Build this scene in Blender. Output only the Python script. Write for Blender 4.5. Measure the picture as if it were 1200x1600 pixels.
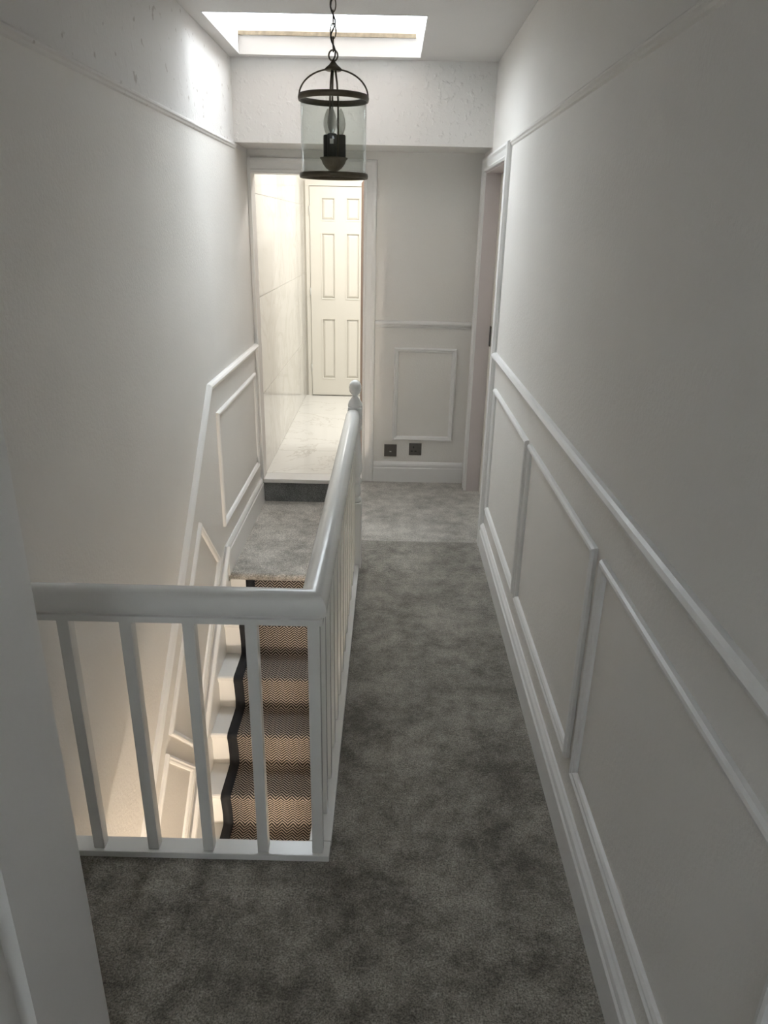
import bpy, bmesh, math, random
from mathutils import Vector, Matrix

for _o in list(bpy.data.objects):
    bpy.data.objects.remove(_o, do_unlink=True)
SC = bpy.context.scene
COL = SC.collection

# ------------------------------------------------------------------ camera
H = 1.66
def _cam_axes():
    px, py = 600.0, 800.0
    a = (614 - px, 354 - py)          # vanishing point of the landing's length
    b = (540 - px, 3640 - py)         # vanishing point of the verticals
    f = math.sqrt(-(a[0] * b[0] + a[1] * b[1]))
    dy = Vector((a[0], -a[1], -f)).normalized()
    dz = -Vector((b[0], -b[1], -f)).normalized()
    dx = dy.cross(dz)
    return f, Matrix((dx, dy, dz))
FPX, RM = _cam_axes()
cd = bpy.data.cameras.new('camera')
cd.sensor_fit = 'HORIZONTAL'
cd.sensor_width = 36.0
cd.lens = 36.0 * FPX / 1200.0
cd.clip_start = 0.02
cam = bpy.data.objects.new('camera', cd)
COL.objects.link(cam)
cam.matrix_world = Matrix.Translation((0, 0, H)) @ RM.to_4x4()
SC.camera = cam

# ------------------------------------------------------------------ sky and exposure
w = bpy.data.worlds.new('overcast_sky')
SC.world = w
w.use_nodes = True
bg = w.node_tree.nodes['Background']
bg.inputs['Color'].default_value = (0.95, 0.975, 1.0, 1)
bg.inputs['Strength'].default_value = 10.0
SC.view_settings.view_transform = 'Standard'
SC.view_settings.look = 'None'
SC.view_settings.gamma = 1.0
SC.view_settings.use_curve_mapping = False
SC.view_settings.exposure = 0.42

# ------------------------------------------------------------------ helpers
WL = {}                                # world location of each object
def linkobj(o, loc, parent, smooth=False):
    COL.objects.link(o)
    WL[o.name] = Vector(loc)
    o.location = loc
    if parent is not None:
        o.parent = parent
        o.matrix_parent_inverse = Matrix.Translation(-WL[parent.name])
    return o

def tag(o, label, cat, group=None, kind=None):
    o['label'] = label
    o['category'] = cat
    if group: o['group'] = group
    if kind: o['kind'] = kind
    return o

def S(o, label, cat):                  # a piece of the setting
    return tag(o, label, cat, kind='structure')

def thing(name, loc, label, cat, group=None):
    o = bpy.data.objects.new(name, None)
    o.empty_display_size = 0.05
    linkobj(o, loc, None)
    return tag(o, label, cat, group)

class MB:
    """collects shapes (world coordinates), then builds ONE mesh object"""
    def __init__(s):
        s.v = []; s.f = []; s.sm = []; s.uv = {}
    def add(s, vs, fs, smooth=False):
        b = len(s.v)
        s.v += [tuple(p) for p in vs]
        for f in fs:
            s.f.append(tuple(b + i for i in f)); s.sm.append(smooth)
        return b
    def box(s, x0, x1, y0, y1, z0, z1, bev=0.0):
        x0, x1 = min(x0, x1), max(x0, x1); y0, y1 = min(y0, y1), max(y0, y1); z0, z1 = min(z0, z1), max(z0, z1)
        if bev <= 0:
            vs = [(x, y, z) for x in (x0, x1) for y in (y0, y1) for z in (z0, z1)]
            s.add(vs, [(0, 1, 3, 2), (4, 6, 7, 5), (0, 4, 5, 1), (2, 3, 7, 6), (0, 2, 6, 4), (1, 5, 7, 3)])
        else:
            bm = bmesh.new()
            bmesh.ops.create_cube(bm, size=1.0)
            for v in bm.verts:
                v.co = Vector(((x0 + x1) / 2 + v.co.x * (x1 - x0), (y0 + y1) / 2 + v.co.y * (y1 - y0), (z0 + z1) / 2 + v.co.z * (z1 - z0)))
            bmesh.ops.bevel(bm, geom=bm.edges[:], offset=bev, segments=2, profile=0.6, affect='EDGES')
            bm.verts.index_update()
            s.add([v.co[:] for v in bm.verts], [[v.index for v in f.verts] for f in bm.faces])
            bm.free()
        return s
    def prism(s, poly, fmap, t0, t1, smooth=False):
        """2D polygon swept from t0 to t1; fmap(a, b, t) -> xyz"""
        n = len(poly)
        vs = [fmap(a, b, t0) for a, b in poly] + [fmap(a, b, t1) for a, b in poly]
        s.add(vs, [(i, (i + 1) % n, n + (i + 1) % n, n + i) for i in range(n)], smooth)
        s.add(vs[:n], [tuple(range(n))[::-1]])
        s.add(vs[n:], [tuple(range(n))])
        return s
    def sweep(s, path, prof, fmap, closed=False):
        """path in wall coords (u,v); prof = [(offset to left of path, height off wall)]; mitred corners"""
        n = len(path); P = [Vector(p) for p in path]
        rows = []
        for i in range(n):
            def nrm(a, b):
                d = (P[b] - P[a]).normalized(); return Vector((-d.y, d.x))
            if closed or 0 < i < n - 1:
                n1 = nrm((i - 1) % n, i); n2 = nrm(i, (i + 1) % n)
                m = (n1 + n2); m = m / (1 + n1.dot(n2))
            elif i == 0: m = nrm(0, 1)
            else: m = nrm(n - 2, n - 1)
            rows.append([fmap(P[i].x + m.x * d, P[i].y + m.y * d, h) for d, h in prof])
        k = len(prof)
        vs = [p for r in rows for p in r]
        fs = []
        for i in range(n if closed else n - 1):
            j = (i + 1) % n
            for q in range(k - 1):
                fs.append((i * k + q, i * k + q + 1, j * k + q + 1, j * k + q))
            fs.append((i * k + k - 1, i * k, j * k, j * k + k - 1))
        s.add(vs, fs)
        if not closed:
            s.add(rows[0], [tuple(range(k))]); s.add(rows[-1], [tuple(range(k))[::-1]])
        return s
    def lathe(s, prof, cx, cy, seg=24, closed=False, smooth=True):
        """prof = [(r, z)]"""
        k = len(prof); vs = []
        for i in range(seg):
            a = 2 * math.pi * i / seg
            vs += [(cx + r * math.cos(a), cy + r * math.sin(a), z) for r, z in prof]
        fs = []
        for i in range(seg):
            j = (i + 1) % seg
            for q in range(k if closed else k - 1):
                q2 = (q + 1) % k
                fs.append((i * k + q, j * k + q, j * k + q2, i * k + q2))
        s.add(vs, fs, smooth)
        if not closed:
            for q, rev in ((0, True), (k - 1, False)):
                if prof[q][0] > 1e-5:
                    ring = [vs[i * k + q] for i in range(seg)]
                    s.add(ring, [tuple(range(seg))[::-1] if rev else tuple(range(seg))])
        return s
    def tube(s, pts, r, seg=8, closed=False):
        P = [Vector(p) for p in pts]; n = len(P); vs = []
        up = Vector((0, 0, 1))
        prevn = None
        for i in range(n):
            if closed: t = P[(i + 1) % n] - P[i - 1]
            else: t = P[min(i + 1, n - 1)] - P[max(i - 1, 0)]
            t.normalize()
            if prevn is None:
                a = up if abs(t.dot(up)) < 0.9 else Vector((1, 0, 0))
                nn = (a - t * a.dot(t)).normalized()
            else:
                nn = (prevn - t * prevn.dot(t)).normalized()
            prevn = nn
            bb = t.cross(nn)
            rr = r[i] if isinstance(r, (list, tuple)) else r
            vs += [tuple(P[i] + (nn * math.cos(2 * math.pi * q / seg) + bb * math.sin(2 * math.pi * q / seg)) * rr) for q in range(seg)]
        fs = []
        for i in range(n if closed else n - 1):
            j = (i + 1) % n
            for q in range(seg):
                fs.append((i * seg + q, i * seg + (q + 1) % seg, j * seg + (q + 1) % seg, j * seg + q))
        s.add(vs, fs, True)
        if not closed:
            s.add(vs[:seg], [tuple(range(seg))[::-1]]); s.add(vs[-seg:], [tuple(range(seg))])
        return s
    def mesh(s, name, mat, origin=(0, 0, 0), fixn=True):
        me = bpy.data.meshes.new(name)
        ox, oy, oz = origin
        me.from_pydata([(x - ox, y - oy, z - oz) for x, y, z in s.v], [], s.f)
        for p, sm in zip(me.polygons, s.sm): p.use_smooth = sm
        if fixn:
            bm = bmesh.new(); bm.from_mesh(me)
            bmesh.ops.remove_doubles(bm, verts=bm.verts, dist=1e-6)
            bmesh.ops.recalc_face_normals(bm, faces=bm.faces)
            bm.to_mesh(me); bm.free()
        me.materials.append(mat)
        me.update()
        return me
    def build(s, name, mat, parent=None, origin=None, bevel=0.0):
        if origin is None:
            xs = [p[0] for p in s.v]; ys = [p[1] for p in s.v]; zs = [p[2] for p in s.v]
            origin = ((min(xs) + max(xs)) / 2, (min(ys) + max(ys)) / 2, min(zs))
        me = s.mesh(name, mat, origin)
        o = bpy.data.objects.new(name, me)
        linkobj(o, origin, parent)
        if bevel:
            m = o.modifiers.new('bevel', 'BEVEL'); m.width = bevel; m.segments = 2; m.limit_method = 'ANGLE'; m.angle_limit = math.radians(40)
        return o

def inst(name, me, loc, parent):
    o = bpy.data.objects.new(name, me)
    return linkobj(o, loc, parent)

# ------------------------------------------------------------------ materials
def newmat(name):
    m = bpy.data.materials.new(name); m.use_nodes = True
    nt = m.node_tree; b = nt.nodes['Principled BSDF']
    return m, nt, b
def N(nt, t, **k):
    n = nt.nodes.new(t)
    for a, v in k.items():
        if a.startswith('i_'): n.inputs[a[2:].replace('_', ' ')].default_value = v
        else: setattr(n, a, v)
    return n
def noise(nt, vec, scale, detail=4, rough=0.55, dist=0.0):
    n = N(nt, 'ShaderNodeTexNoise')
    n.inputs['Scale'].default_value = scale; n.inputs['Detail'].default_value = detail
    n.inputs['Roughness'].default_value = rough; n.inputs['Distortion'].default_value = dist
    nt.links.new(vec, n.inputs['Vector'])
    return n.outputs['Fac']
def ramp(nt, fac, stops):
    r = N(nt, 'ShaderNodeValToRGB'); e = r.color_ramp.elements
    e[0].position, e[0].color = stops[0][0], (*stops[0][1], 1)
    e[1].position, e[1].color = stops[1][0], (*stops[1][1], 1)
    for p, c in stops[2:]:
        q = e.new(p); q.color = (*c, 1)
    nt.links.new(fac, r.inputs['Fac'])
    return r.outputs['Color']
def worldpos(nt):
    return N(nt, 'ShaderNodeNewGeometry').outputs['Position']
def bump(nt, b, height, strength, dist=0.01):
    n = N(nt, 'ShaderNodeBump'); n.inputs['Strength'].default_value = strength; n.inputs['Distance'].default_value = dist
    nt.links.new(height, n.inputs['Height']); nt.links.new(n.outputs['Normal'], b.inputs['Normal'])
def mathn(nt, op, a, b=None, c=None):
    n = N(nt, 'ShaderNodeMath', operation=op)
    for i, x in enumerate((a, b, c)):
        if x is None: continue
        if isinstance(x, (int, float)): n.inputs[i].default_value = x
        else: nt.links.new(x, n.inputs[i])
    return n.outputs[0]

def paint(name, col, rough=0.55, bs=0.15, scale=120, mott=0.03, lumps=0.0, scuff=0.0):
    m, nt, b = newmat(name)
    p = worldpos(nt)
    f = noise(nt, p, 3.0, 3)
    c = ramp(nt, f, [(0.3, tuple(x * (1 - mott) for x in col)), (0.7, col)])
    if scuff:
        s = noise(nt, p, 23.0, 2, 0.6)
        k = ramp(nt, s, [(0.0, (1, 1, 1)), (0.66, (1, 1, 1)), (0.72, (0.55, 0.50, 0.46))])
        mx = N(nt, 'ShaderNodeMix', data_type='RGBA', blend_type='MULTIPLY')
        mx.inputs['Factor'].default_value = scuff
        nt.links.new(c, mx.inputs['A']); nt.links.new(k, mx.inputs['B'])
        c = mx.outputs['Result']
    nt.links.new(c, b.inputs['Base Color'])
    b.inputs['Roughness'].default_value = rough
    h = noise(nt, p, scale, 3)
    if lumps:
        l = noise(nt, p, 28, 2, 0.5)
        l = mathn(nt, 'MULTIPLY', mathn(nt, 'GREATER_THAN', l, 2.0), 0) if False else mathn(nt, 'SMOOTH_MAX', mathn(nt, 'SUBTRACT', l, 0.56), 0.0, 0.05)
        h = mathn(nt, 'ADD', mathn(nt, 'MULTIPLY', h, 0.25), mathn(nt, 'MULTIPLY', l, lumps))
    bump(nt, b, h, bs, 0.01)
    return m

M = {}
M['wall'] = paint('matt_white_wall_paint', (0.80, 0.775, 0.735), 0.7, 0.16, 90)
M['wall_lump'] = paint('lumpy_white_lining_paper', (0.79, 0.775, 0.75), 0.7, 0.5, 60, lumps=2.6)
M['frieze'] = paint('stippled_white_frieze_paint', (0.77, 0.75, 0.725), 0.75, 0.35, 70, lumps=1.1, scuff=0.6)
M['ceiling'] = paint('matt_ceiling_paint', (0.76, 0.745, 0.73), 0.8, 0.1, 90)
M['trim'] = paint('satin_white_trim_paint', (0.82, 0.81, 0.79), 0.35, 0.03, 60, 0.02)
M['gloss'] = paint('gloss_white_wood_paint', (0.80, 0.79, 0.76), 0.22, 0.03, 50, 0.02)
M['lining'] = paint('primer_pink_door_lining', (0.66, 0.60, 0.59), 0.6, 0.05, 60, 0.04)
M['door'] = paint('cream_white_door_paint', (0.85, 0.82, 0.74), 0.4, 0.03, 60, 0.02)
M['dark_hall'] = paint('hall_wall_paint', (0.78, 0.74, 0.68), 0.7, 0.1, 90)


M['brick'] = paint('dark_sky_blocker_brick', (0.19, 0.15, 0.125), 0.9, 0.3, 40)  # dark tone of the outside walls added to block sky light

def carpet(name, dark, light, fine=210, sheen=0.75):
    m, nt, b = newmat(name)
    p = worldpos(nt)
    warp = noise(nt, p, 4.0, 2, 0.5)
    pat = noise(nt, p, 16.0, 6, 0.68)
    mid = noise(nt, p, 70.0, 4, 0.7)
    mixf = mathn(nt, 'ADD', mathn(nt, 'ADD', mathn(nt, 'MULTIPLY', warp, 0.34), mathn(nt, 'MULTIPLY', pat, 0.36)), mathn(nt, 'MULTIPLY', mid, 0.30))
    c = ramp(nt, mixf, [(0.40, dark), (0.60, light)])
    g = noise(nt, p, fine, 3, 0.75)
    gcol = ramp(nt, g, [(0.34, (0.25, 0.25, 0.25)), (0.66, (1.75, 1.75, 1.75))])
    mx = N(nt, 'ShaderNodeMix', data_type='RGBA', blend_type='MULTIPLY'); mx.inputs['Factor'].default_value = 0.85
    nt.links.new(c, mx.inputs['A']); nt.links.new(gcol, mx.inputs['B'])
    nt.links.new(mx.outputs['Result'], b.inputs['Base Color'])
    b.inputs['Roughness'].default_value = 0.95
    b.inputs['Specular IOR Level'].default_value = 0.1
    b.inputs['Sheen Weight'].default_value = sheen
    b.inputs['Sheen Roughness'].default_value = 0.4
    hh = mathn(nt, 'ADD', mathn(nt, 'MULTIPLY', g, 0.35), mathn(nt, 'MULTIPLY', mid, 0.4))
    bump(nt, b, hh, 0.6, 0.012)
    return m
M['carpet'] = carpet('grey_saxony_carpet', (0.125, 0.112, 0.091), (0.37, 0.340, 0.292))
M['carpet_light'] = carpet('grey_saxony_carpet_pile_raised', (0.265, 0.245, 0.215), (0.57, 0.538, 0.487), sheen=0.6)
M['carpet_step'] = carpet('dark_grey_riser_carpet', (0.15, 0.157, 0.157), (0.24, 0.247, 0.247))

def marble(name, base, vein, vscale, amount):
    m, nt, b = newmat(name)
    p = worldpos(nt)
    n1 = noise(nt, p, vscale, 6, 0.6, 1.5)
    v = mathn(nt, 'ABSOLUTE', mathn(nt, 'SUBTRACT', n1, 0.5))
    c = ramp(nt, v, [(0.0, vein), (amount, base)])
    nt.links.new(c, b.inputs['Base Color'])
    b.inputs['Roughness'].default_value = 0.12
    return m
M['floor_tile'] = marble('white_marble_floor_tile', (0.88, 0.87, 0.83), (0.70, 0.68, 0.63), 1.3, 0.012)
M['wall_tile'] = marble('white_marble_wall_tile', (0.86, 0.85, 0.81), (0.78, 0.76, 0.71), 1.4, 0.05)
M['grout'] = paint('pale_grout', (0.82, 0.80, 0.76), 0.8, 0.1, 200)

def simple(name, col, rough=0.5, metal=0.0, grain=0.0):
    m, nt, b = newmat(name)
    p = worldpos(nt)
    f = noise(nt, p, 40, 3)
    c = ramp(nt, f, [(0.3, tuple(x * (1 - grain) for x in col)), (0.7, col)])
    nt.links.new(c, b.inputs['Base Color'])
    b.inputs['Roughness'].default_value = rough; b.inputs['Metallic'].default_value = metal
    return m
M['bronze'] = simple('dark_antique_brass', (0.17, 0.145, 0.105), 0.42, 0.55, 0.2)
M['sleeve'] = simple('dark_candle_sleeve', (0.055, 0.052, 0.048), 0.45, 0.2, 0.2)
M['nickel'] = simple('black_nickel_plate', (0.16, 0.15, 0.14), 0.35, 0.85, 0.1)
M['insert'] = simple('black_plastic_insert', (0.02, 0.02, 0.02), 0.4, 0, 0.1)
M['white_pl'] = simple('white_plastic', (0.75, 0.75, 0.72), 0.4, 0, 0.05)
M['oak'] = simple('brown_oak_edge', (0.23, 0.105, 0.05), 0.5, 0, 0.35)
M['batten'] = simple('bare_pine_batten', (0.52, 0.44, 0.32), 0.6, 0, 0.3)
M['border'] = simple('black_cotton_binding', (0.012, 0.013, 0.016), 0.85, 0, 0.2)
M['lampmetal'] = simple('white_lamp_metal', (0.8, 0.8, 0.78), 0.4, 0, 0.05)

def glass(name, tint, milky=0.0):
    m, nt, b = newmat(name)
    nt.nodes.remove(b)
    out = nt.nodes['Material Output']
    t = N(nt, 'ShaderNodeBsdfTransparent'); t.inputs['Color'].default_value = (*tint, 1)
    g = N(nt, 'ShaderNodeBsdfGlossy'); g.inputs['Roughness'].default_value = 0.02
    lw = N(nt, 'ShaderNodeLayerWeight'); lw.inputs['Blend'].default_value = 0.5
    fz = mathn(nt, 'MULTIPLY_ADD', mathn(nt, 'POWER', lw.outputs['Facing'], 5.0), 0.75, 0.035)
    mx = N(nt, 'ShaderNodeMixShader')
    nt.links.new(fz, mx.inputs['Fac']); nt.links.new(t.outputs[0], mx.inputs[1]); nt.links.new(g.outputs[0], mx.inputs[2])
    last = mx
    if milky:
        d = N(nt, 'ShaderNodeBsdfTranslucent'); d.inputs['Color'].default_value = (0.85, 0.84, 0.80, 1)
        d2 = N(nt, 'ShaderNodeBsdfDiffuse'); d2.inputs['Color'].default_value = (0.85, 0.84, 0.80, 1)
        ad = N(nt, 'ShaderNodeMixShader'); nt.links.new(d.outputs[0], ad.inputs[1]); nt.links.new(d2.outputs[0], ad.inputs[2])
        last = N(nt, 'ShaderNodeMixShader'); last.inputs['Fac'].default_value = milky
        nt.links.new(mx.outputs[0], last.inputs[1]); nt.links.new(ad.outputs[0], last.inputs[2])
    nt.links.new(last.outputs[0], out.inputs['Surface'])
    return m
M['glass'] = glass('grey_lantern_glass', (0.93, 0.945, 0.935))
M['bulb'] = glass('clear_bulb_glass', (0.93, 0.93, 0.91), 0.4)
M['pane'] = glass('skylight_glass', (0.96, 0.985, 1.0))

def emit(name, col, s):
    m, nt, b = newmat(name)
    b.inputs['Base Color'].default_value = (0.9, 0.9, 0.9, 1)
    b.inputs['Emission Color'].default_value = (*col, 1)
    b.inputs['Emission Strength'].default_value = s
    return m
M['lens'] = emit('added_downlight_lens', (1.0, 0.92, 0.78), 6.0)
M['shade'] = emit('added_lamp_glow', (1.0, 0.80, 0.58), 5.0)

def herringbone():
    m, nt, b = newmat('herringbone_flatweave')
    uv = N(nt, 'ShaderNodeUVMap'); uv.uv_map = 'UVMap'
    sp = N(nt, 'ShaderNodeSeparateXYZ'); nt.links.new(uv.outputs[0], sp.inputs[0])
    u, v = sp.outputs[0], sp.outputs[1]
    half = 0.027
    pp = mathn(nt, 'PINGPONG', mathn(nt, 'ADD', u, 5.0), half)
    colidx = mathn(nt, 'MODULO', mathn(nt, 'FLOOR', mathn(nt, 'DIVIDE', mathn(nt, 'ADD', u, 5.0), half)), 2.0)
    t = mathn(nt, 'ADD', mathn(nt, 'ADD', v, 50.0), mathn(nt, 'MULTIPLY', pp, 0.95))
    t = mathn(nt, 'ADD', t, mathn(nt, 'MULTIPLY', colidx, 0.003))
    fr = mathn(nt, 'FRACT', mathn(nt, 'DIVIDE', t, 0.0165))
    tri = mathn(nt, 'PINGPONG', mathn(nt, 'MULTIPLY', fr, 2.0), 1.0)
    band = noise(nt, worldpos(nt), 300, 2)
    tri = mathn(nt, 'ADD', tri, mathn(nt, 'MULTIPLY', mathn(nt, 'SUBTRACT', band, 0.5), 0.3))
    c = ramp(nt, tri, [(0.46, (0.020, 0.018, 0.017)), (0.62, (0.40, 0.345, 0.30))])
    nt.links.new(c, b.inputs['Base Color'])
    b.inputs['Roughness'].default_value = 0.9
    b.inputs['Specular IOR Level'].default_value = 0.15
    bump(nt, b, tri, 0.3, 0.002)
    return m
M['weave'] = herringbone()

# ------------------------------------------------------------------ main dimensions
XL, XR, YB = -0.885, 0.539, 4.788        # left wall, right wall, end wall faces
ZC = 2.48                                # ceiling
YBEAM, ZBEAM = 4.43, 2.075
SKX0, SKX1, SKY0, SKY1 = -0.823, 0.127, 3.556, 4.357
XS = -0.20                               # right side of the stairwell
YF = 1.56                                # near side of the stairwell
YEND, ZLOW = -1.7, -2.77
GO, RI, N0, Z0 = 0.21, 0.20, 3.625, -0.17
BX1, BY1 = 1.30, 7.50                    # bathroom
ZBC = 2.42
TH = 0.12

# ------------------------------------------------------------------ floor, ceiling, walls
fl = MB()
fl.box(XL, XR, YEND, 1.522, -0.05, 0)
fl.box(-0.139, XR, 1.522, 3.745, -0.05, 0)
fl.box(XS, -0.139, 3.47, 3.745, -0.05, 0)
S(fl.build('floor', M['carpet']), 'grey mottled deep-pile carpet covering the landing', 'carpet')

ff = MB()
ff.prism([(XS, 3.745), (XR, 3.745), (XR, 3.77), (0.70, 3.77), (0.70, 4.62), (XR, 4.62), (XR, YB), (XS, YB)], lambda a, b, t: (a, b, t), -0.05, 0.0)
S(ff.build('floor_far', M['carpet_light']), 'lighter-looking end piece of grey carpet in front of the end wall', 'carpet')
sl = MB()
sl.box(XL, XS, YEND, 1.55, -0.30, -0.05)
sl.box(XS, XR, YEND, YB, -0.30, -0.05)
S(sl.build('floor_joists', M['dark_hall']), 'plastered floor slab edge under the landing carpet', 'floor')

cl = MB()
cl.box(XL - TH, SKX0, YEND, YB + TH, ZC, ZC + 0.10)
cl.box(SKX1, 0.8, YEND, YB + TH, ZC, ZC + 0.10)
cl.box(SKX0, SKX1, YEND, SKY0, ZC, ZC + 0.10)
cl.box(SKX0, SKX1, SKY1, YB + TH, ZC, ZC + 0.10)
S(cl.build('ceiling', M['ceiling']), 'flat off-white landing ceiling pierced by the skylight', 'ceiling')

wl = MB()
wl.box(XL - TH, XL, YEND, YB + TH, ZLOW - 0.1, 2.05)
S(wl.build('wall_left', M['wall']), 'tall off-white wall running down beside the staircase', 'wall')
S(MB().box(XL - TH, XL, YEND, YB + TH, 2.05, ZC).build('wall_left_frieze', M['frieze']), 'scuffed stippled wall band above the left picture rail', 'wall')

wr = MB()
wr.box(XR, XR + TH, YEND, 3.77, -0.3, 2.045)
wr.box(XR, XR + TH, 3.77, 4.62, 1.965, 2.045)
wr.box(XR, XR + TH, 4.62, YB + TH, -0.3, 2.045)
wr.box(XR, XR + TH, YEND, YB + TH, 2.045, ZC)
S(wr.build('wall_right', M['wall']), 'off-white wall with panel mouldings right of the carpeted walkway', 'wall')

wb = MB()
wb.box(XL - TH, -0.865, YB, YB + TH, ZLOW, ZC)
wb.box(-0.181, XR + TH, YB, YB + TH, -0.3, ZC)
wb.box(-0.865, -0.181, YB, YB + TH, 1.95, ZC)
wb.box(-0.865, XS, YB, YB + TH, ZLOW, -0.03)
wb.box(XS, -0.181, YB, YB + TH, -0.3, -0.03)
S(wb.build('wall_back', M['wall']), 'white end wall with the bathroom doorway and a wall panel', 'wall')
S(MB().box(XL, XR, YBEAM, YB, ZBEAM, ZC).build('wall_bulkhead', M['wall_lump']), 'lumpy white bulkhead above the bathroom doorway, below the skylight', 'wall')

# enclosing walls: behind the viewer, stairwell side, lower hall
wfr = MB()
WX0, WX1, WZ0, WZ1 = -0.24, 0.32, 1.22, 1.95
wfr.box(XL - TH, WX0, YEND - TH, YEND, ZLOW, ZC); wfr.box(WX1, XR + TH, YEND - TH, YEND, ZLOW, ZC)
wfr.box(WX0, WX1, YEND - TH, YEND, ZLOW, WZ0); wfr.box(WX0, WX1, YEND - TH, YEND, WZ1, ZC)
w2 = MB()  # unseen window added behind the viewer to brighten the foreground
w2.box(WX0, WX0 + 0.05, YEND - 0.09, YEND - 0.04, WZ0, WZ1); w2.box(WX1 - 0.05, WX1, YEND - 0.09, YEND - 0.04, WZ0, WZ1)
w2.box(WX0 + 0.05, WX1 - 0.05, YEND - 0.09, YEND - 0.04, WZ0, WZ0 + 0.05); w2.box(WX0 + 0.05, WX1 - 0.05, YEND - 0.09, YEND - 0.04, WZ1 - 0.05, WZ1)
w2o = S(w2.build('added_fill_window', M['trim']), 'unseen white framed window added behind the viewer as fill light', 'window')
MB().box(WX0 + 0.05, WX1 - 0.05, YEND - 0.068, YEND - 0.064, WZ0 + 0.05, WZ1 - 0.05).build('pane', M['pane'], w2o)
S(wfr.build('wall_front', M['wall']), 'plain off-white wall closing the landing behind the viewer', 'wall')
S(MB().box(XS, XS + 0.1, YEND, YB, ZLOW, -0.30).build('wall_stair', M['dark_hall']), 'off-white wall below the landing on the right of the stairs', 'wall')
S(MB().box(XL, XS, YEND, YB, ZLOW - 0.1, ZLOW).build('floor_hall', M['carpet']), 'grey hall floor at the foot of the stairs', 'floor')

# the wall end close to the viewer at the left
wf = MB()
wf.prism([(XL, YEND), (-0.50, YEND), (-0.50, 0.66), (-0.513, 0.675), (-0.513, 0.692), (-0.50, 0.707), (-0.50, 0.903), (-0.506, 0.909), (XL, 0.909)],
         lambda a, b, t: (a, b, t), 0.0, ZC)
S(wf.build('wall_foreground', M['trim']), 'blurred grey-white wall end with a groove, closest to the viewer', 'wall')

# ------------------------------------------------------------------ skylight
ZTOP = ZC + 0.118                        # glazing just above the flat roof
sk = MB()
for x0, x1, y0, y1 in ((SKX0 - 0.06, SKX0 - 0.001, SKY0 - 0.06, SKY1 + 0.06), (SKX1 + 0.001, SKX1 + 0.06, SKY0 - 0.06, SKY1 + 0.06),
                       (SKX0 - 0.001, SKX1 + 0.001, SKY0 - 0.06, SKY0 - 0.001), (SKX0 - 0.001, SKX1 + 0.001, SKY1 + 0.001, SKY1 + 0.06)):
    sk.box(x0, x1, y0, y1, ZC + 0.10, ZTOP)
skf = sk.build('window_1', M['trim'])
S(skf, 'flat rooflight with white reveals in the landing ceiling', 'skylight')
MB().box(SKX0 - 0.001, SKX1 + 0.001, SKY0 - 0.001, SKY1 + 0.001, ZTOP - 0.012, ZTOP - 0.006).build('pane', M['pane'], skf)
bt = MB().box(SKX0 + 0.004, SKX1 - 0.03, SKY1 - 0.016, SKY1 - 0.001, ZC + 0.083, ZC + 0.101).build('batten', M['batten'], skf)
bt['label'] = 'bare wooden batten along the far edge'
lin = MB()
lin.box(SKX0, SKX0 + 0.004, SKY0, SKY1, ZC - 0.002, ZC + 0.10)
lin.box(SKX1 - 0.004, SKX1, SKY0, SKY1, ZC - 0.002, ZC + 0.10)
lin.box(SKX0, SKX1, SKY1 - 0.004, SKY1, ZC - 0.002, ZC + 0.10)
lin.box(SKX0, SKX1, SKY0, SKY0 + 0.004, ZC - 0.002, ZC + 0.10)
lin.build('reveal_lining', M['trim'], skf)

# unseen walls added on the near and right sides to block sky light
S(MB().box(-3.0, 1.35, 3.05, 3.3, ZC + 0.12, 7.0).build('wall_sky_blocker', M['brick']), 'unseen dark brick wall added on the near side to block sky light into the rooflight', 'wall')
S(MB().box(1.35, 1.6, 3.05, 7.7, ZC + 0.12, 4.1).build('wall_sky_blocker_right', M['brick']), 'unseen dark brick wall added on the right to block low sky light', 'wall')

# ------------------------------------------------------------------ mouldings
mapR = lambda u, v, h: (XR - h, u, v)
mapL = lambda u, v, h: (XL + h, u, v)
mapB = lambda u, v, h: (u, YB - h, v)
PM = [(0, 0), (0, 0.010), (0.004, 0.016), (0.010, 0.018), (0.016, 0.014), (0.022, 0.013), (0.028, 0.008), (0.030, 0)]
DADO = [(0, 0), (0.001, 0.012), (0.006, 0.020), (0.014, 0.026), (0.022, 0.024), (0.026, 0.014), (0.034, 0.012), (0.042, 0.006), (0.045, 0)]
PIC = [(0, 0), (0.003, 0.006), (0.009, 0.011), (0.015, 0.011), (0.020, 0.007), (0.027, 0.005), (0.032, 0)]
_tn = [0]
def trim(label, path, prof, fmap, closed=False, mat='trim', cat='moulding'):
    _tn[0] += 1
    o = MB().sweep(path, prof, fmap, closed).build('trim_%d' % _tn[0], M[mat])
    S(o, label, cat)
    return o
def rect(u0, u1, v0, v1):                # counter-clockwise so that 'left' is inwards
    return [(u0, v0), (u1, v0), (u1, v1), (u0, v1)]
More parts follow.
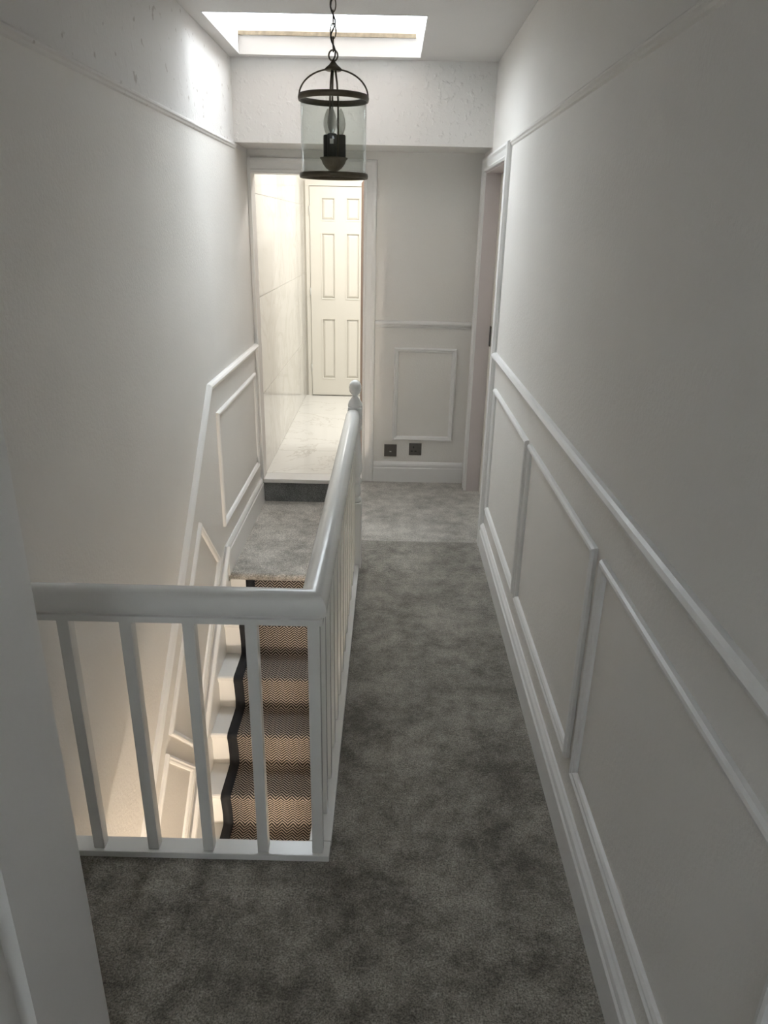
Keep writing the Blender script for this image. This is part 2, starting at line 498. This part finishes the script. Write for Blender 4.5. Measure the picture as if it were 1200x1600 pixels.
# path running towards -u has 'left' pointing down, towards +u up
trim('white dado rail running along the right wall', [(3.70, 1.078), (YEND, 1.078)], DADO, mapR, cat='dado rail')
trim('thin picture rail high on the right wall', [(3.70, 2.045), (YEND, 2.045)], PIC, mapR, mat='wall', cat='picture rail')
trim('thin picture rail high on the left wall', [(YBEAM, 2.072), (YEND, 2.072)], PIC, mapL, mat='frieze', cat='picture rail')
trim('short dado rail on the end wall above the sockets', [(0.519, 1.095), (-0.10, 1.095)], DADO, mapB, cat='dado rail')
trim('rectangular panel moulding on the end wall above the sockets', rect(0.028, 0.437, 0.298, 0.924), PM, mapB, True, cat='panel moulding')
trim('right wall panel moulding furthest along, beside the side door', rect(2.66, 3.61, 0.252, 0.912), PM, mapR, True, cat='panel moulding')
trim('middle panel moulding of the right wall', rect(1.668, 2.615, 0.252, 0.912), PM, mapR, True, cat='panel moulding')
trim('right wall panel moulding nearest the viewer, cut off by the picture edge', rect(0.655, 1.605, 0.252, 0.912), PM, mapR, True, cat='panel moulding')
SL = 0.95
ud = Vector((1, SL)).normalized(); nd = Vector((ud.y, -ud.x))
trim('dado rail on the left wall, level then dropping with the stairs',
     [(YB - 0.018, 0.932), (3.462, 0.932), (3.462 - 4.4, 0.932 - 4.4 * 0.975)], DADO, mapL, cat='dado rail')
trim('upright panel moulding on the left wall above the carpeted half landing', rect(3.60, 4.69, 0.125, 0.757), PM, mapL, True, cat='panel moulding')
A0 = Vector((3.13, 0.345))
lbls = ['upper slanting panel moulding on the left wall following the stairs', 'lower slanting panel moulding on the left wall following the stairs',
        'lowest slanting panel moulding on the left wall, by the foot of the stairs']
for k in range(3):
    a = A0 - ud * (1.04 * k)
    pts = [a, a - ud * 0.965, a - ud * 0.965 + nd * 0.475, a + nd * 0.475]
    trim(lbls[k], [tuple(p) for p in pts], PM, mapL, True, cat='panel moulding')

SKIRT = [(0, 0), (0.020, 0), (0.020, 0.098), (0.015, 0.104), (0.015, 0.110), (0.019, 0.118), (0.016, 0.130), (0.009, 0.138), (0.006, 0.143), (0, 0.143)]
def skirting(name, label, prof, fm, t0, t1):
    S(MB().prism(prof, fm, t0, t1).build(name, M['trim']), label, 'skirting board')
skirting('baseboard_right', 'white skirting board along the foot of the right wall', SKIRT, lambda h, z, t: (XR - h, t, z), YEND, 3.70)
skirting('baseboard_back', 'short white skirting board on the end wall under the sockets', SKIRT, lambda h, z, t: (t, YB - h, z), -0.10, 0.519)
SKL = [(0, 0), (0.020, 0), (0.020, 0.135), (0.015, 0.142), (0.018, 0.155), (0.012, 0.170), (0.006, 0.178), (0, 0.178)]
skirting('baseboard_left', 'white skirting board beside the carpeted half landing', SKL, lambda h, z, t: (XL + h, t, Z0 + z), 3.60, YB - 0.018)

# ------------------------------------------------------------------ doorways
ARC = [(0, 0), (0, 0.014), (0.012, 0.018), (0.020, 0.015), (0.050, 0.017), (0.064, 0.022), (0.076, 0.020), (0.080, 0.010), (0.080, 0)]
# bathroom doorway in the end wall
d1 = thing('door_1', (-0.52, YB, 0.0), 'white framed bathroom doorway at the end of the landing', 'doorway'); d1['kind'] = 'structure'
MB().sweep([(-0.181, 0.0), (-0.181, 1.95), (-0.865, 1.95)], [(-d, h) for d, h in ARC][::-1], mapB).build('architrave', M['trim'], d1)
MB().box(XL + 0.001, -0.865, YB - 0.018, YB, -0.0, 2.03).build('architrave', M['trim'], d1)
ln = MB()
ln.box(-0.865, -0.850, YB, YB + TH, 0, 1.95); ln.box(-0.196, -0.181, YB, YB + TH, 0, 1.95); ln.box(-0.850, -0.196, YB, YB + TH, 1.935, 1.95)
# keep the clear width: the lining sits back inside the wall opening
ln = MB()
ln.box(-0.872, -0.8655, YB + 0.001, YB + TH, 0, 1.955); ln.box(-0.1805, -0.174, YB + 0.001, YB + TH, 0, 1.955)
ln.box(-0.8655, -0.1805, YB + 0.001, YB + TH, 1.944, 1.9495)
ln.build('lining', M['trim'], d1)
# open leaf, seen almost edge-on
lf = MB()
lf.prism([(-0.176, YB + TH + 0.004), (-0.140, YB + TH + 0.004), (-0.190, 5.58), (-0.2285, 5.58)], lambda a, b, t: (a, b, t), 0.008, 1.94)
lo = lf.build('door_leaf', M['oak'], d1); lo['label'] = 'brown wooden edge of the open door'
MB().box(-0.865, -0.181, YB - 0.022, YB + TH, -0.028, 0.0, 0.004).build('threshold', M['trim'], d1)

# side doorway in the right wall
d2 = thing('door_2', (XR, 4.2, 0.0), 'narrow view of a white framed side doorway at the far right', 'doorway'); d2['kind'] = 'structure'
ARC2 = [(0, 0), (0, 0.018), (0.010, 0.022), (0.018, 0.018), (0.045, 0.019), (0.058, 0.025), (0.070, 0.022), (0.075, 0.010), (0.075, 0)]
MB().sweep([(3.77, 0), (3.77, 1.965), (4.62, 1.965), (4.62, 0)], ARC2, mapR).build('architrave', M['trim'], d2)
l2 = MB()
l2.box(XR - 0.004, XR + TH + 0.02, 4.612, 4.62, 0, 1.965); l2.box(XR - 0.004, XR + TH + 0.02, 3.77, 3.778, 0, 1.965)
l2.box(XR - 0.004, XR + TH + 0.02, 3.778, 4.612, 1.957, 1.965)
l2.build('lining', M['lining'], d2)
lf2 = MB().box(XR + 0.082, XR + TH, 3.779, 4.611, 0.004, 1.956, 0.003).build('door_leaf', M['door'], d2)
MB().box(XR + 0.074, XR + 0.080, 4.54, 4.58, 0.98, 1.10).build('handle_plate', M['nickel'], lf2)

# ------------------------------------------------------------------ bathroom
S(MB().box(-0.99, -0.8705, YB + TH, BY1 + TH, -0.1, ZBC + 0.1).build('wall_bathroom_left', M['grout']), 'marble tiled bathroom wall seen through the doorway', 'wall')
twl = bpy.data.objects['wall_bathroom_left']
rows = [(0.002, 0.567), (0.571, 1.208), (1.212, 1.834), (1.838, ZBC)]
for z0, z1 in rows:
    for y0, y1 in ((YB + TH + 0.002, 5.846), (5.850, 7.05), (7.054, BY1 - 0.001)):
        MB().box(-0.8704, -0.868, y0, y1, z0, z1, 0.0006).build('tile', M['wall_tile'], twl)
S(MB().box(-0.99, BX1 + TH, BY1, BY1 + TH, -0.1, ZBC + 0.1).build('wall_bathroom_end', M['door']), 'cream bathroom end wall around the six-panel door', 'wall')
S(MB().box(BX1, BX1 + TH, YB + TH, BY1, -0.1, ZBC + 0.1).build('wall_bathroom_right', M['wall']), 'plain bathroom wall hidden to the right of the doorway', 'wall')
S(MB().box(XR + TH, BX1 + TH, YB, YB + TH, -0.1, ZBC + 0.1).build('wall_bathroom_front', M['wall']), 'plain bathroom wall beside the landing end wall', 'wall')
S(MB().box(-0.878, BX1, YB + TH, BY1, ZBC, ZBC + 0.1).build('ceiling_bathroom', M['ceiling']), 'white bathroom ceiling', 'ceiling')
fb = S(MB().box(-0.878, BX1, YB + TH, BY1, -0.10, -0.0025).build('floor_bathroom', M['grout']), 'pale marble tiled bathroom floor seen through the doorway', 'floor')
for y0, y1 in ((YB + TH + 0.001, 5.468), (5.472, 6.668), (6.672, BY1 - 0.002)):
    for x0, x1 in ((-0.868, -0.262), (-0.258, 0.342), (0.346, 0.946), (0.95, BX1 - 0.001)):
        MB().box(x0, x1, y0, y1, -0.0024, 0.0, 0.0006).build('tile', M['floor_tile'], fb)
# six-panel door in the end wall
d3 = thing('door_3', (-0.5, BY1, 0.0), 'cream six-panel door closing the far end of the bathroom', 'door'); d3['kind'] = 'structure'
DX0, DX1, DZ0, DZ1 = -0.80, -0.195, 0.010, 2.0
cols = [(-0.692, -0.557), (-0.452, -0.317)]
rws = [(0.180, 0.785), (0.975, 1.590), (1.700, 1.905)]
dl = MB()
yd0, yd1 = BY1 - 0.040, BY1 - 0.002
zc = [DZ0] + [z for r in rws for z in r] + [DZ1]
for x0, x1 in ((DX0, cols[0][0]), (cols[0][1], cols[1][0]), (cols[1][1], DX1)):
    dl.box(x0, x1, yd0, yd1, DZ0, DZ1)
for x0, x1 in cols:
    for i in range(0, 8, 2):
        dl.box(x0, x1, yd0, yd1, zc[i], zc[i + 1])
    for z0, z1 in rws:
        dl.box(x0, x1, yd0 + 0.016, yd1, z0, z1)
dlo = dl.build('door_leaf', M['door'], d3)
for x0, x1 in cols:
    for z0, z1 in rws:
        p = MB()
        a, b_ = 0.004, 0.032
        vs = [(x0 + a, yd0 + 0.016, z0 + a), (x1 - a, yd0 + 0.016, z0 + a), (x1 - a, yd0 + 0.016, z1 - a), (x0 + a, yd0 + 0.016, z1 - a),
              (x0 + b_, yd0 + 0.003, z0 + b_), (x1 - b_, yd0 + 0.003, z0 + b_), (x1 - b_, yd0 + 0.003, z1 - b_), (x0 + b_, yd0 + 0.003, z1 - b_)]
        p.add(vs, [(0, 1, 5, 4), (1, 2, 6, 5), (2, 3, 7, 6), (3, 0, 4, 7), (4, 5, 6, 7), (3, 2, 1, 0)])
        p.build('panel', M['door'], dlo)
        # bead round the sunk panel
        MB().sweep([(x0, z0), (x1, z0), (x1, z1), (x0, z1)], [(0, 0), (0, 0.006), (0.006, 0.004), (0.010, 0)],
                   lambda u, v, h: (u, yd0 - h, v), True).build('bead', M['door'], dlo)
MB().box(DX0 - 0.042, DX0 - 0.004, BY1 - 0.030, BY1, 0, 2.0055).build('frame', M['door'], d3)
MB().box(DX1 + 0.004, DX1 + 0.050, BY1 - 0.030, BY1, 0, 2.0055).build('frame', M['door'], d3)
MB().box(DX0 - 0.042, DX1 + 0.050, BY1 - 0.030, BY1, 2.006, 2.055).build('frame', M['door'], d3)
for zz in (0.25, 1.0, 1.75):
    MB().lathe([(0.005, zz), (0.005, zz + 0.08)], DX0 - 0.003, yd0 - 0.002, 8).build('hinge', M['white_pl'], d3)

def area(name, loc, size, energy, col, parent, shape='DISK', rot=(0, 0, 0), sy=None):
    l = bpy.data.lights.new(name, 'AREA'); l.shape = shape; l.size = size; l.energy = energy; l.color = col
    if sy: l.shape = 'RECTANGLE'; l.size_y = sy
    o = bpy.data.objects.new(name, l); linkobj(o, loc, parent); o.rotation_euler = rot
    return o
spots = [(-0.35, 5.45, 'unseen bathroom ceiling lamp added nearest the landing doorway'), (-0.35, 6.7, 'unseen bathroom ceiling lamp added nearest the six-panel door'),
         (0.55, 5.6, 'unseen bathroom ceiling lamp added near the landing end wall, right of the doorway'), (0.55, 6.7, 'unseen bathroom ceiling lamp added in the far right corner')]
for x, y, lab in spots:  # unseen ceiling lamps, added to brighten the bathroom
    t = thing('added_downlight', (x, y, ZBC), lab, 'added_downlight', 'added bathroom ceiling lamps')
    MB().lathe([(0.032, ZBC - 0.001), (0.045, ZBC - 0.001), (0.045, ZBC - 0.006), (0.032, ZBC - 0.008)], x, y, 24, True).build('bezel', M['lampmetal'], t)
    MB().lathe([(0.0, ZBC - 0.004), (0.031, ZBC - 0.004), (0.031, ZBC - 0.0005)], x, y, 20).build('lens', M['lens'], t)
    area('added_downlight_beam', (x, y, ZBC - 0.012), 0.10, 7.0, (1.0, 0.985, 0.95), t)

# ------------------------------------------------------------------ staircase
st = thing('staircase', (-0.53, 3.6, ZLOW), 'white painted staircase dropping from the carpeted half landing', 'staircase')
st['kind'] = 'structure'
XT0, XT1 = XL + 0.012, XS - 0.001
# half landing, carpet wrapped over the nosing
ny = N0
q = [(YB - 0.001, Z0), (ny + 0.015, Z0), (ny + 0.004, Z0 - 0.004), (ny - 0.003, Z0 - 0.014), (ny - 0.004, Z0 - 0.026), (ny + 0.004, Z0 - 0.037), (ny + 0.018, Z0 - 0.040), (YB - 0.001, Z0 - 0.040)]
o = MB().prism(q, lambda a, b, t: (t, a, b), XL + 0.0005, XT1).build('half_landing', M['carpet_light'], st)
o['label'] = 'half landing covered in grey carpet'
o = MB().box(XL + 0.001, XS, YB - 0.006, YB - 0.0005, Z0, -0.028).build('carpet_riser', M['carpet_step'], st)
o['label'] = 'dark grey carpeted step below the bathroom threshold'
o = MB().box(XS - 0.0008, XS - 0.0002, 3.50, YB - 0.006, Z0, 0.0).build('carpet_riser', M['carpet'], st)
NS = 12
for k in range(0, NS):
    zk, nk = Z0 - RI * k, N0 - GO * k
    if k > 0:
        tp = [(nk + GO + 0.02, zk), (nk + 0.008, zk), (nk + 0.001, zk - 0.006), (nk, zk - 0.014), (nk + 0.004, zk - 0.022), (nk + 0.010, zk - 0.026), (nk + GO + 0.02, zk - 0.026)]
        MB().prism(tp, lambda a, b, t: (t, a, b), XT0, XT1).build('tread', M['gloss'], st)
        MB().box(XT0, XT1, nk + 0.010, nk + 0.020, zk - 0.038, zk - 0.026).build('scotia', M['gloss'], st)
    MB().box(XT0, XT1, nk + 0.020, nk + 0.036, zk - RI, zk - (0.026 if k else 0.040)).build('riser', M['gloss'], st)
# wall string with its moulded top, sloping
ys, zs = 3.60, 0.008
ye = N0 - GO * NS
def str_top(y): return zs + SL * (y - ys)
sp = [(3.66, ZLOW + 0.001), (3.66, Z0 - 0.041), (3.60, Z0 - 0.041), (3.60, zs), (ye, str_top(ye)), (ye, ZLOW + 0.001)]
MB().prism(sp, lambda a, b, t: (t, a, b), XL + 0.0005, XT0).build('wall_string', M['trim'], st)
MB().sweep([(ys, zs), (ye, str_top(ye))], [(0, 0), (0, 0.030), (0.008, 0.034), (0.016, 0.030), (0.020, 0.018), (0.034, 0.014), (0.036, 0)], mapL).build('string_capping', M['trim'], st)

# runner: one continuous strip following the steps
pts = []
n_, z_ = N0, Z0
pts += [(n_ + 0.015, z_ - 0.045), (n_ + 0.012, z_ - RI + 0.05), (n_ + 0.010, z_ - RI + 0.02), (n_ + 0.002, z_ - RI + 0.008)]
for k in range(1, NS):
    z_, n_ = Z0 - RI * k, N0 - GO * k
    pts += [(n_ + GO * 0.8, z_ + 0.005), (n_ + GO * 0.5, z_ + 0.004), (n_ + 0.03, z_ + 0.004), (n_ + 0.008, z_ + 0.003), (n_ - 0.004, z_ - 0.003),
            (n_ - 0.009, z_ - 0.013), (n_ - 0.007, z_ - 0.024), (n_ - 0.002, z_ - 0.040), (n_ + 0.006, z_ - 0.085), (n_ + 0.012, z_ - 0.135),
            (n_ + 0.010, z_ - RI + 0.022), (n_ + 0.002, z_ - RI + 0.008)]
def strip(x0, x1, lift, name, mat, parent):
    cum = [0.0]
    for a, b in zip(pts, pts[1:]): cum.append(cum[-1] + math.hypot(a[0] - b[0], a[1] - b[1]))
    off = []
    for i in range(len(pts)):
        a = Vector(pts[max(i - 1, 0)]); b = Vector(pts[min(i + 1, len(pts) - 1)])
        d = (b - a).normalized(); off.append(Vector((d.y, -d.x)))
    vs, fs, uvs = [], [], []
    nrow = len(pts)
    for layer in (lift, lift - 0.006):
        for i in range(nrow):
            p = Vector(pts[i]) + off[i] * (-layer if off[i].y < -1 else layer) * 1.0
            for x in (x0, x1):
                vs.append((x, p.x, p.y)); uvs.append((x, cum[i]))
    b2 = nrow * 2
    for i in range(nrow - 1):
        fs.append((i * 2, i * 2 + 1, i * 2 + 3, i * 2 + 2))
        fs.append((b2 + i * 2, b2 + i * 2 + 2, b2 + i * 2 + 3, b2 + i * 2 + 1))
        fs.append((i * 2, i * 2 + 2, b2 + i * 2 + 2, b2 + i * 2))
        fs.append((i * 2 + 1, b2 + i * 2 + 1, b2 + i * 2 + 3, i * 2 + 3))
    me = bpy.data.meshes.new(name); me.from_pydata(vs, [], fs)
    uvl = me.uv_layers.new(name='UVMap')
    for lp in me.loops: uvl.data[lp.index].uv = uvs[lp.vertex_index]
    me.materials.append(mat); me.update()
    for p in me.polygons: p.use_smooth = len(p.vertices) == 4 and p.index % 4 < 2
    bm = bmesh.new(); bm.from_mesh(me); bmesh.ops.recalc_face_normals(bm, faces=bm.faces); bm.to_mesh(me); bm.free()
    o = bpy.data.objects.new(name, me)
    return linkobj(o, (0, 0, 0), parent)
rn = thing('stair_runner', (-0.53, 2.4, ZLOW), 'brown herringbone stair runner with black bound edges on the white stairs', 'stair runner')
RX0, RX1 = -0.788, -0.272
strip(RX0 + 0.050, RX1 - 0.050, -0.001, 'herringbone_field', M['weave'], rn)
for a, b, in ((RX0, RX0 + 0.0505), (RX1 - 0.0505, RX1)):
    o = strip(a, b, 0.0005, 'edge_binding', M['border'], rn); o['label'] = 'black fabric edge binding'

# ------------------------------------------------------------------ balustrade
ba = thing('balustrade', (-0.175, 2.4, 0.0), 'white painted balustrade with square spindles and round-topped handrail guarding the stairwell', 'balustrade')
BXc, BYc = -0.172, 1.540
# moulded handrail section (s across, z)
_rl = [(0.024, 0.757), (0.024, 0.773), (0.019, 0.776), (0.019, 0.783), (0.030, 0.785), (0.034, 0.795), (0.0345, 0.806), (0.032, 0.819), (0.026, 0.831), (0.017, 0.839), (0.006, 0.8425)]
RAIL = [(-a, b) for a, b in _rl] + _rl[::-1]
NWX, NWY = -0.163, 3.42
hr = MB()
path = [(XL + 0.001, BYc), (BXc, BYc), (BXc, NWY - 0.034)]
hr.sweep(path, RAIL, lambda u, v, h: (u, v, h))
hro = hr.build('handrail', M['gloss'], ba)
for p in hro.data.polygons: p.use_smooth = True
hro.data.set_sharp_from_angle(angle=math.radians(32))
br = MB()
br.box(XL + 0.001, -0.139, 1.516, 1.570, -0.04, 0.020, 0.003)
br.build('base_rail', M['gloss'], ba)
MB().box(XS - 0.0, -0.137, 1.571, NWY - 0.036, -0.04, 0.020, 0.003).build('base_rail', M['gloss'], ba)
bm_ = MB().box(-0.015, 0.015, -0.015, 0.015, 0.0, 0.7365, 0.0022).mesh('baluster', M['gloss'])
for x in (-0.785, -0.632, -0.478, -0.325):
    inst('baluster', bm_, (x, BYc, 0.0205), ba)
inst('baluster', bm_, (BXc, BYc, 0.0205), ba)
for k in range(1, 13):
    y = BYc + 0.1475 * k
    if y < NWY - 0.06: inst('baluster', bm_, (BXc, y, 0.0205), ba)
nw = MB()
nw.box(NWX - 0.036, NWX + 0.036, NWY - 0.036, NWY + 0.036, Z0 - 0.03, 0.36, 0.004)
nw.lathe([(0.030, 0.36), (0.035, 0.368), (0.035, 0.378), (0.026, 0.386), (0.024, 0.392), (0.031, 0.40), (0.033, 0.42), (0.029, 0.44), (0.026, 0.45), (0.034, 0.465), (0.034, 0.478), (0.027, 0.487),
          (0.028, 0.50), (0.035, 0.52), (0.036, 0.54), (0.033, 0.60), (0.028, 0.68), (0.025, 0.725), (0.033, 0.735), (0.033, 0.748), (0.028, 0.755)], NWX, NWY, 24)
nw.box(NWX - 0.034, NWX + 0.034, NWY - 0.034, NWY + 0.034, 0.752, 0.850, 0.003)
nwo = nw.build('newel_post', M['gloss'], ba)
MB().lathe([(0.034, 0.848), (0.035, 0.858), (0.031, 0.872), (0.022, 0.886), (0.014, 0.897), (0.013, 0.905), (0.021, 0.912), (0.028, 0.925), (0.030, 0.940), (0.028, 0.956), (0.021, 0.969), (0.010, 0.976), (0.0, 0.978)],
           NWX, NWY, 28).build('ball_finial', M['gloss'], nwo)

# ------------------------------------------------------------------ lantern
LX, LY = -0.170, 2.24
la = thing('hanging_lantern', (LX, LY, 1.785), 'dark metal hanging lantern with glass cylinder and three candle bulbs on a chain', 'lantern')
def ring(z0, z1, r, name):
    return MB().lathe([(r - 0.004, z0), (r, z0), (r + 0.0015, (z0 + z1) / 2), (r, z1), (r - 0.004, z1)], LX, LY, 56, True).build(name, M['bronze'], la)
ring(1.974, 1.989, 0.0955, 'top_ring')
ring(1.783, 1.796, 0.0950, 'bottom_ring')
MB().lathe([(0.0895, 1.794), (0.0905, 1.794), (0.0905, 1.978), (0.0895, 1.978)], LX, LY, 56, True).build('glass_cylinder', M['glass'], la)
cap = MB().lathe([(0.0, 2.047), (0.022, 2.047), (0.024, 2.050), (0.020, 2.054), (0.012, 2.060), (0.006, 2.067), (0.004, 2.072), (0.0, 2.073)], LX, LY, 28).build('cap', M['bronze'], la)
MB().tube([(LX + 0.012 * math.cos(t), LY, 2.082 + 0.013 * math.sin(t)) for t in [2 * math.pi * i / 20 for i in range(20)]], 0.0022, 8, True).build('hanging_loop', M['bronze'], cap)
for s in (-1, 1):
    ap = [(LX + s * (0.094 * math.cos(t)), LY, 1.985 + 0.066 * math.sin(t)) for t in [math.radians(a) for a in range(0, 79, 6)]]
    MB().tube(ap, 0.0022, 8).build('arch_arm', M['bronze'], la)
for i in range(3):
    a = math.radians(90 + 120 * i + 18)
    c, s_ = math.cos(a), math.sin(a)
    tp = [(LX + r * c, LY + r * s_, z) for r, z in ((0.006, 2.047), (0.010, 2.02), (0.013, 1.98), (0.013, 1.90), (0.012, 1.83))]
    MB().tube(tp, 0.0026, 8).build('stem_tube', M['bronze'], la)
MB().lathe([(0.0, 1.799), (0.010, 1.801), (0.022, 1.809), (0.031, 1.820), (0.035, 1.830), (0.039, 1.833), (0.039, 1.836), (0.0, 1.836)], LX, LY, 32).build('dish', M['bronze'], la)
MB().lathe([(0.0, 1.786), (0.004, 1.788), (0.006, 1.792), (0.004, 1.797), (0.006, 1.801)], LX, LY, 16).build('finial', M['bronze'], la)
for i in range(3):
    a = math.radians(-90 + 120 * i - 8)
    cx, cy = LX + 0.021 * math.cos(a), LY + 0.021 * math.sin(a)
    so = MB().lathe([(0.0135, 1.836), (0.0135, 1.892), (0.011, 1.894), (0.0, 1.894)], cx, cy, 20).build('candle_sleeve', M['sleeve'], la)
    bp = [(0.006, 1.893), (0.0075, 1.899), (0.0115, 1.910), (0.0130, 1.920), (0.0118, 1.932), (0.0085, 1.944), (0.0045, 1.953), (0.0015, 1.958), (0.0, 1.959)]
    bo = MB().lathe(bp, cx, cy, 20).build('bulb', M['bulb'], so)
    MB().tube([(cx, cy, 1.895), (cx + 0.002, cy, 1.91), (cx - 0.002, cy, 1.925), (cx, cy, 1.935)], 0.0009, 6).build('filament', M['white_pl'], so)
    if i == 0:
        MB().box(cx - 0.005, cx + 0.005, cy - 0.0145, cy - 0.0133, 1.868, 1.880).build('paper_label', M['white_pl'], so)
# chain of oval links
ch = MB().lathe([(0.0, ZC - 0.012), (0.045, ZC - 0.012), (0.050, ZC - 0.006), (0.050, ZC - 0.0005), (0.0, ZC - 0.0005)], LX, LY, 32).build('ceiling_rose', M['bronze'], la)
pitch, z = 0.0298, 2.108
def link(vert):
    m = MB(); P_ = []
    for i in range(24):
        t = 2 * math.pi * i / 24
        a = 0.0075 * math.cos(t); b = 0.0175 * math.sin(t)
        P_.append((a, 0, b) if vert else (0, a, b))
    return m.tube(P_, 0.0016, 6, True).mesh('chain_link', M['bronze'])
lk = [link(True), link(False)]
i = 0
while z < ZC - 0.02:
    inst('chain_link', lk[(i + 1) % 2], (LX, LY, z), ch); z += pitch; i += 1
cb = [(LX + 0.006 * math.sin(j * 0.9), LY + 0.006 * math.cos(j * 0.7) - 0.004, 2.072 + (ZC - 0.014 - 2.072) * j / 40) for j in range(41)]
MB().tube(cb, 0.0022, 8).build('cable', M['sleeve'], la)

# ------------------------------------------------------------------ sockets on the end wall
def plate(name, cx, cz, label, cat):
    t = thing(name, (cx, YB, cz - 0.043), label, cat)
    MB().box(cx - 0.043, cx + 0.043, YB - 0.007, YB - 0.0005, cz - 0.043, cz + 0.043, 0.002).build('face_plate', M['nickel'], t)
    return t
t = plate('power_socket', 0.188, 0.235, 'dark metal three-pin power socket, right of the two wall plates', 'socket')
for x, z, ww, hh in ((0.188 - 0.012, 0.250, 0.009, 0.014), (0.188 - 0.024, 0.222, 0.014, 0.009), (0.188 + 0.002, 0.222, 0.014, 0.009)):
    MB().box(x - ww / 2, x + ww / 2, YB - 0.0078, YB - 0.0066, z - hh / 2, z + hh / 2).build('pin_hole', M['insert'], t)
MB().box(0.188 + 0.018, 0.188 + 0.030, YB - 0.0105, YB - 0.006, 0.248, 0.268, 0.001).build('switch', M['nickel'], t)
t = plate('aerial_socket', 0.017, 0.223, 'dark metal wall plate with one small pale outlet, left of the power socket', 'socket')
MB().box(0.017 - 0.012, 0.017 + 0.012, YB - 0.0085, YB - 0.006, 0.211, 0.222, 0.001).build('outlet', M['nickel'], t)
MB().box(0.017 - 0.006, 0.017 + 0.007, YB - 0.0092, YB - 0.007, 0.213, 0.2185).build('outlet_pin', M['white_pl'], t)
for tx, tz in ((0.188, 0.235), (0.017, 0.223)):
    pass

# ------------------------------------------------------------------ unseen lamp added under the landing to light the stairwell warmly
HLY = 0.05
hl = thing('added_hall_lamp', (-0.55, HLY, -0.30), 'unseen warm pendant lamp added in the hall under the landing', 'lamp')
MB().lathe([(0.0, -0.3005), (0.05, -0.3005), (0.05, -0.320), (0.0, -0.320)], -0.55, HLY, 32).build('ceiling_rose', M['lampmetal'], hl)
MB().lathe([(0.003, -0.32), (0.003, -1.02)], -0.55, HLY, 8).build('flex', M['lampmetal'], hl)
MB().lathe([(0.0, -1.02), (0.03, -1.02), (0.075, -1.06), (0.10, -1.12), (0.105, -1.15)], -0.55, HLY, 32).build('shade', M['lampmetal'], hl)
MB().lathe([(0.0, -1.20), (0.02, -1.195), (0.032, -1.17), (0.028, -1.14), (0.014, -1.12), (0.0, -1.119)], -0.55, HLY, 20).build('bulb', M['shade'], hl)
pl = bpy.data.lights.new('added_hall_lamp_light', 'POINT'); pl.energy = 120; pl.color = (1.0, 0.86, 0.71); pl.shadow_soft_size = 0.06
linkobj(bpy.data.objects.new('added_hall_lamp_light', pl), (-0.55, HLY, -1.30), hl)
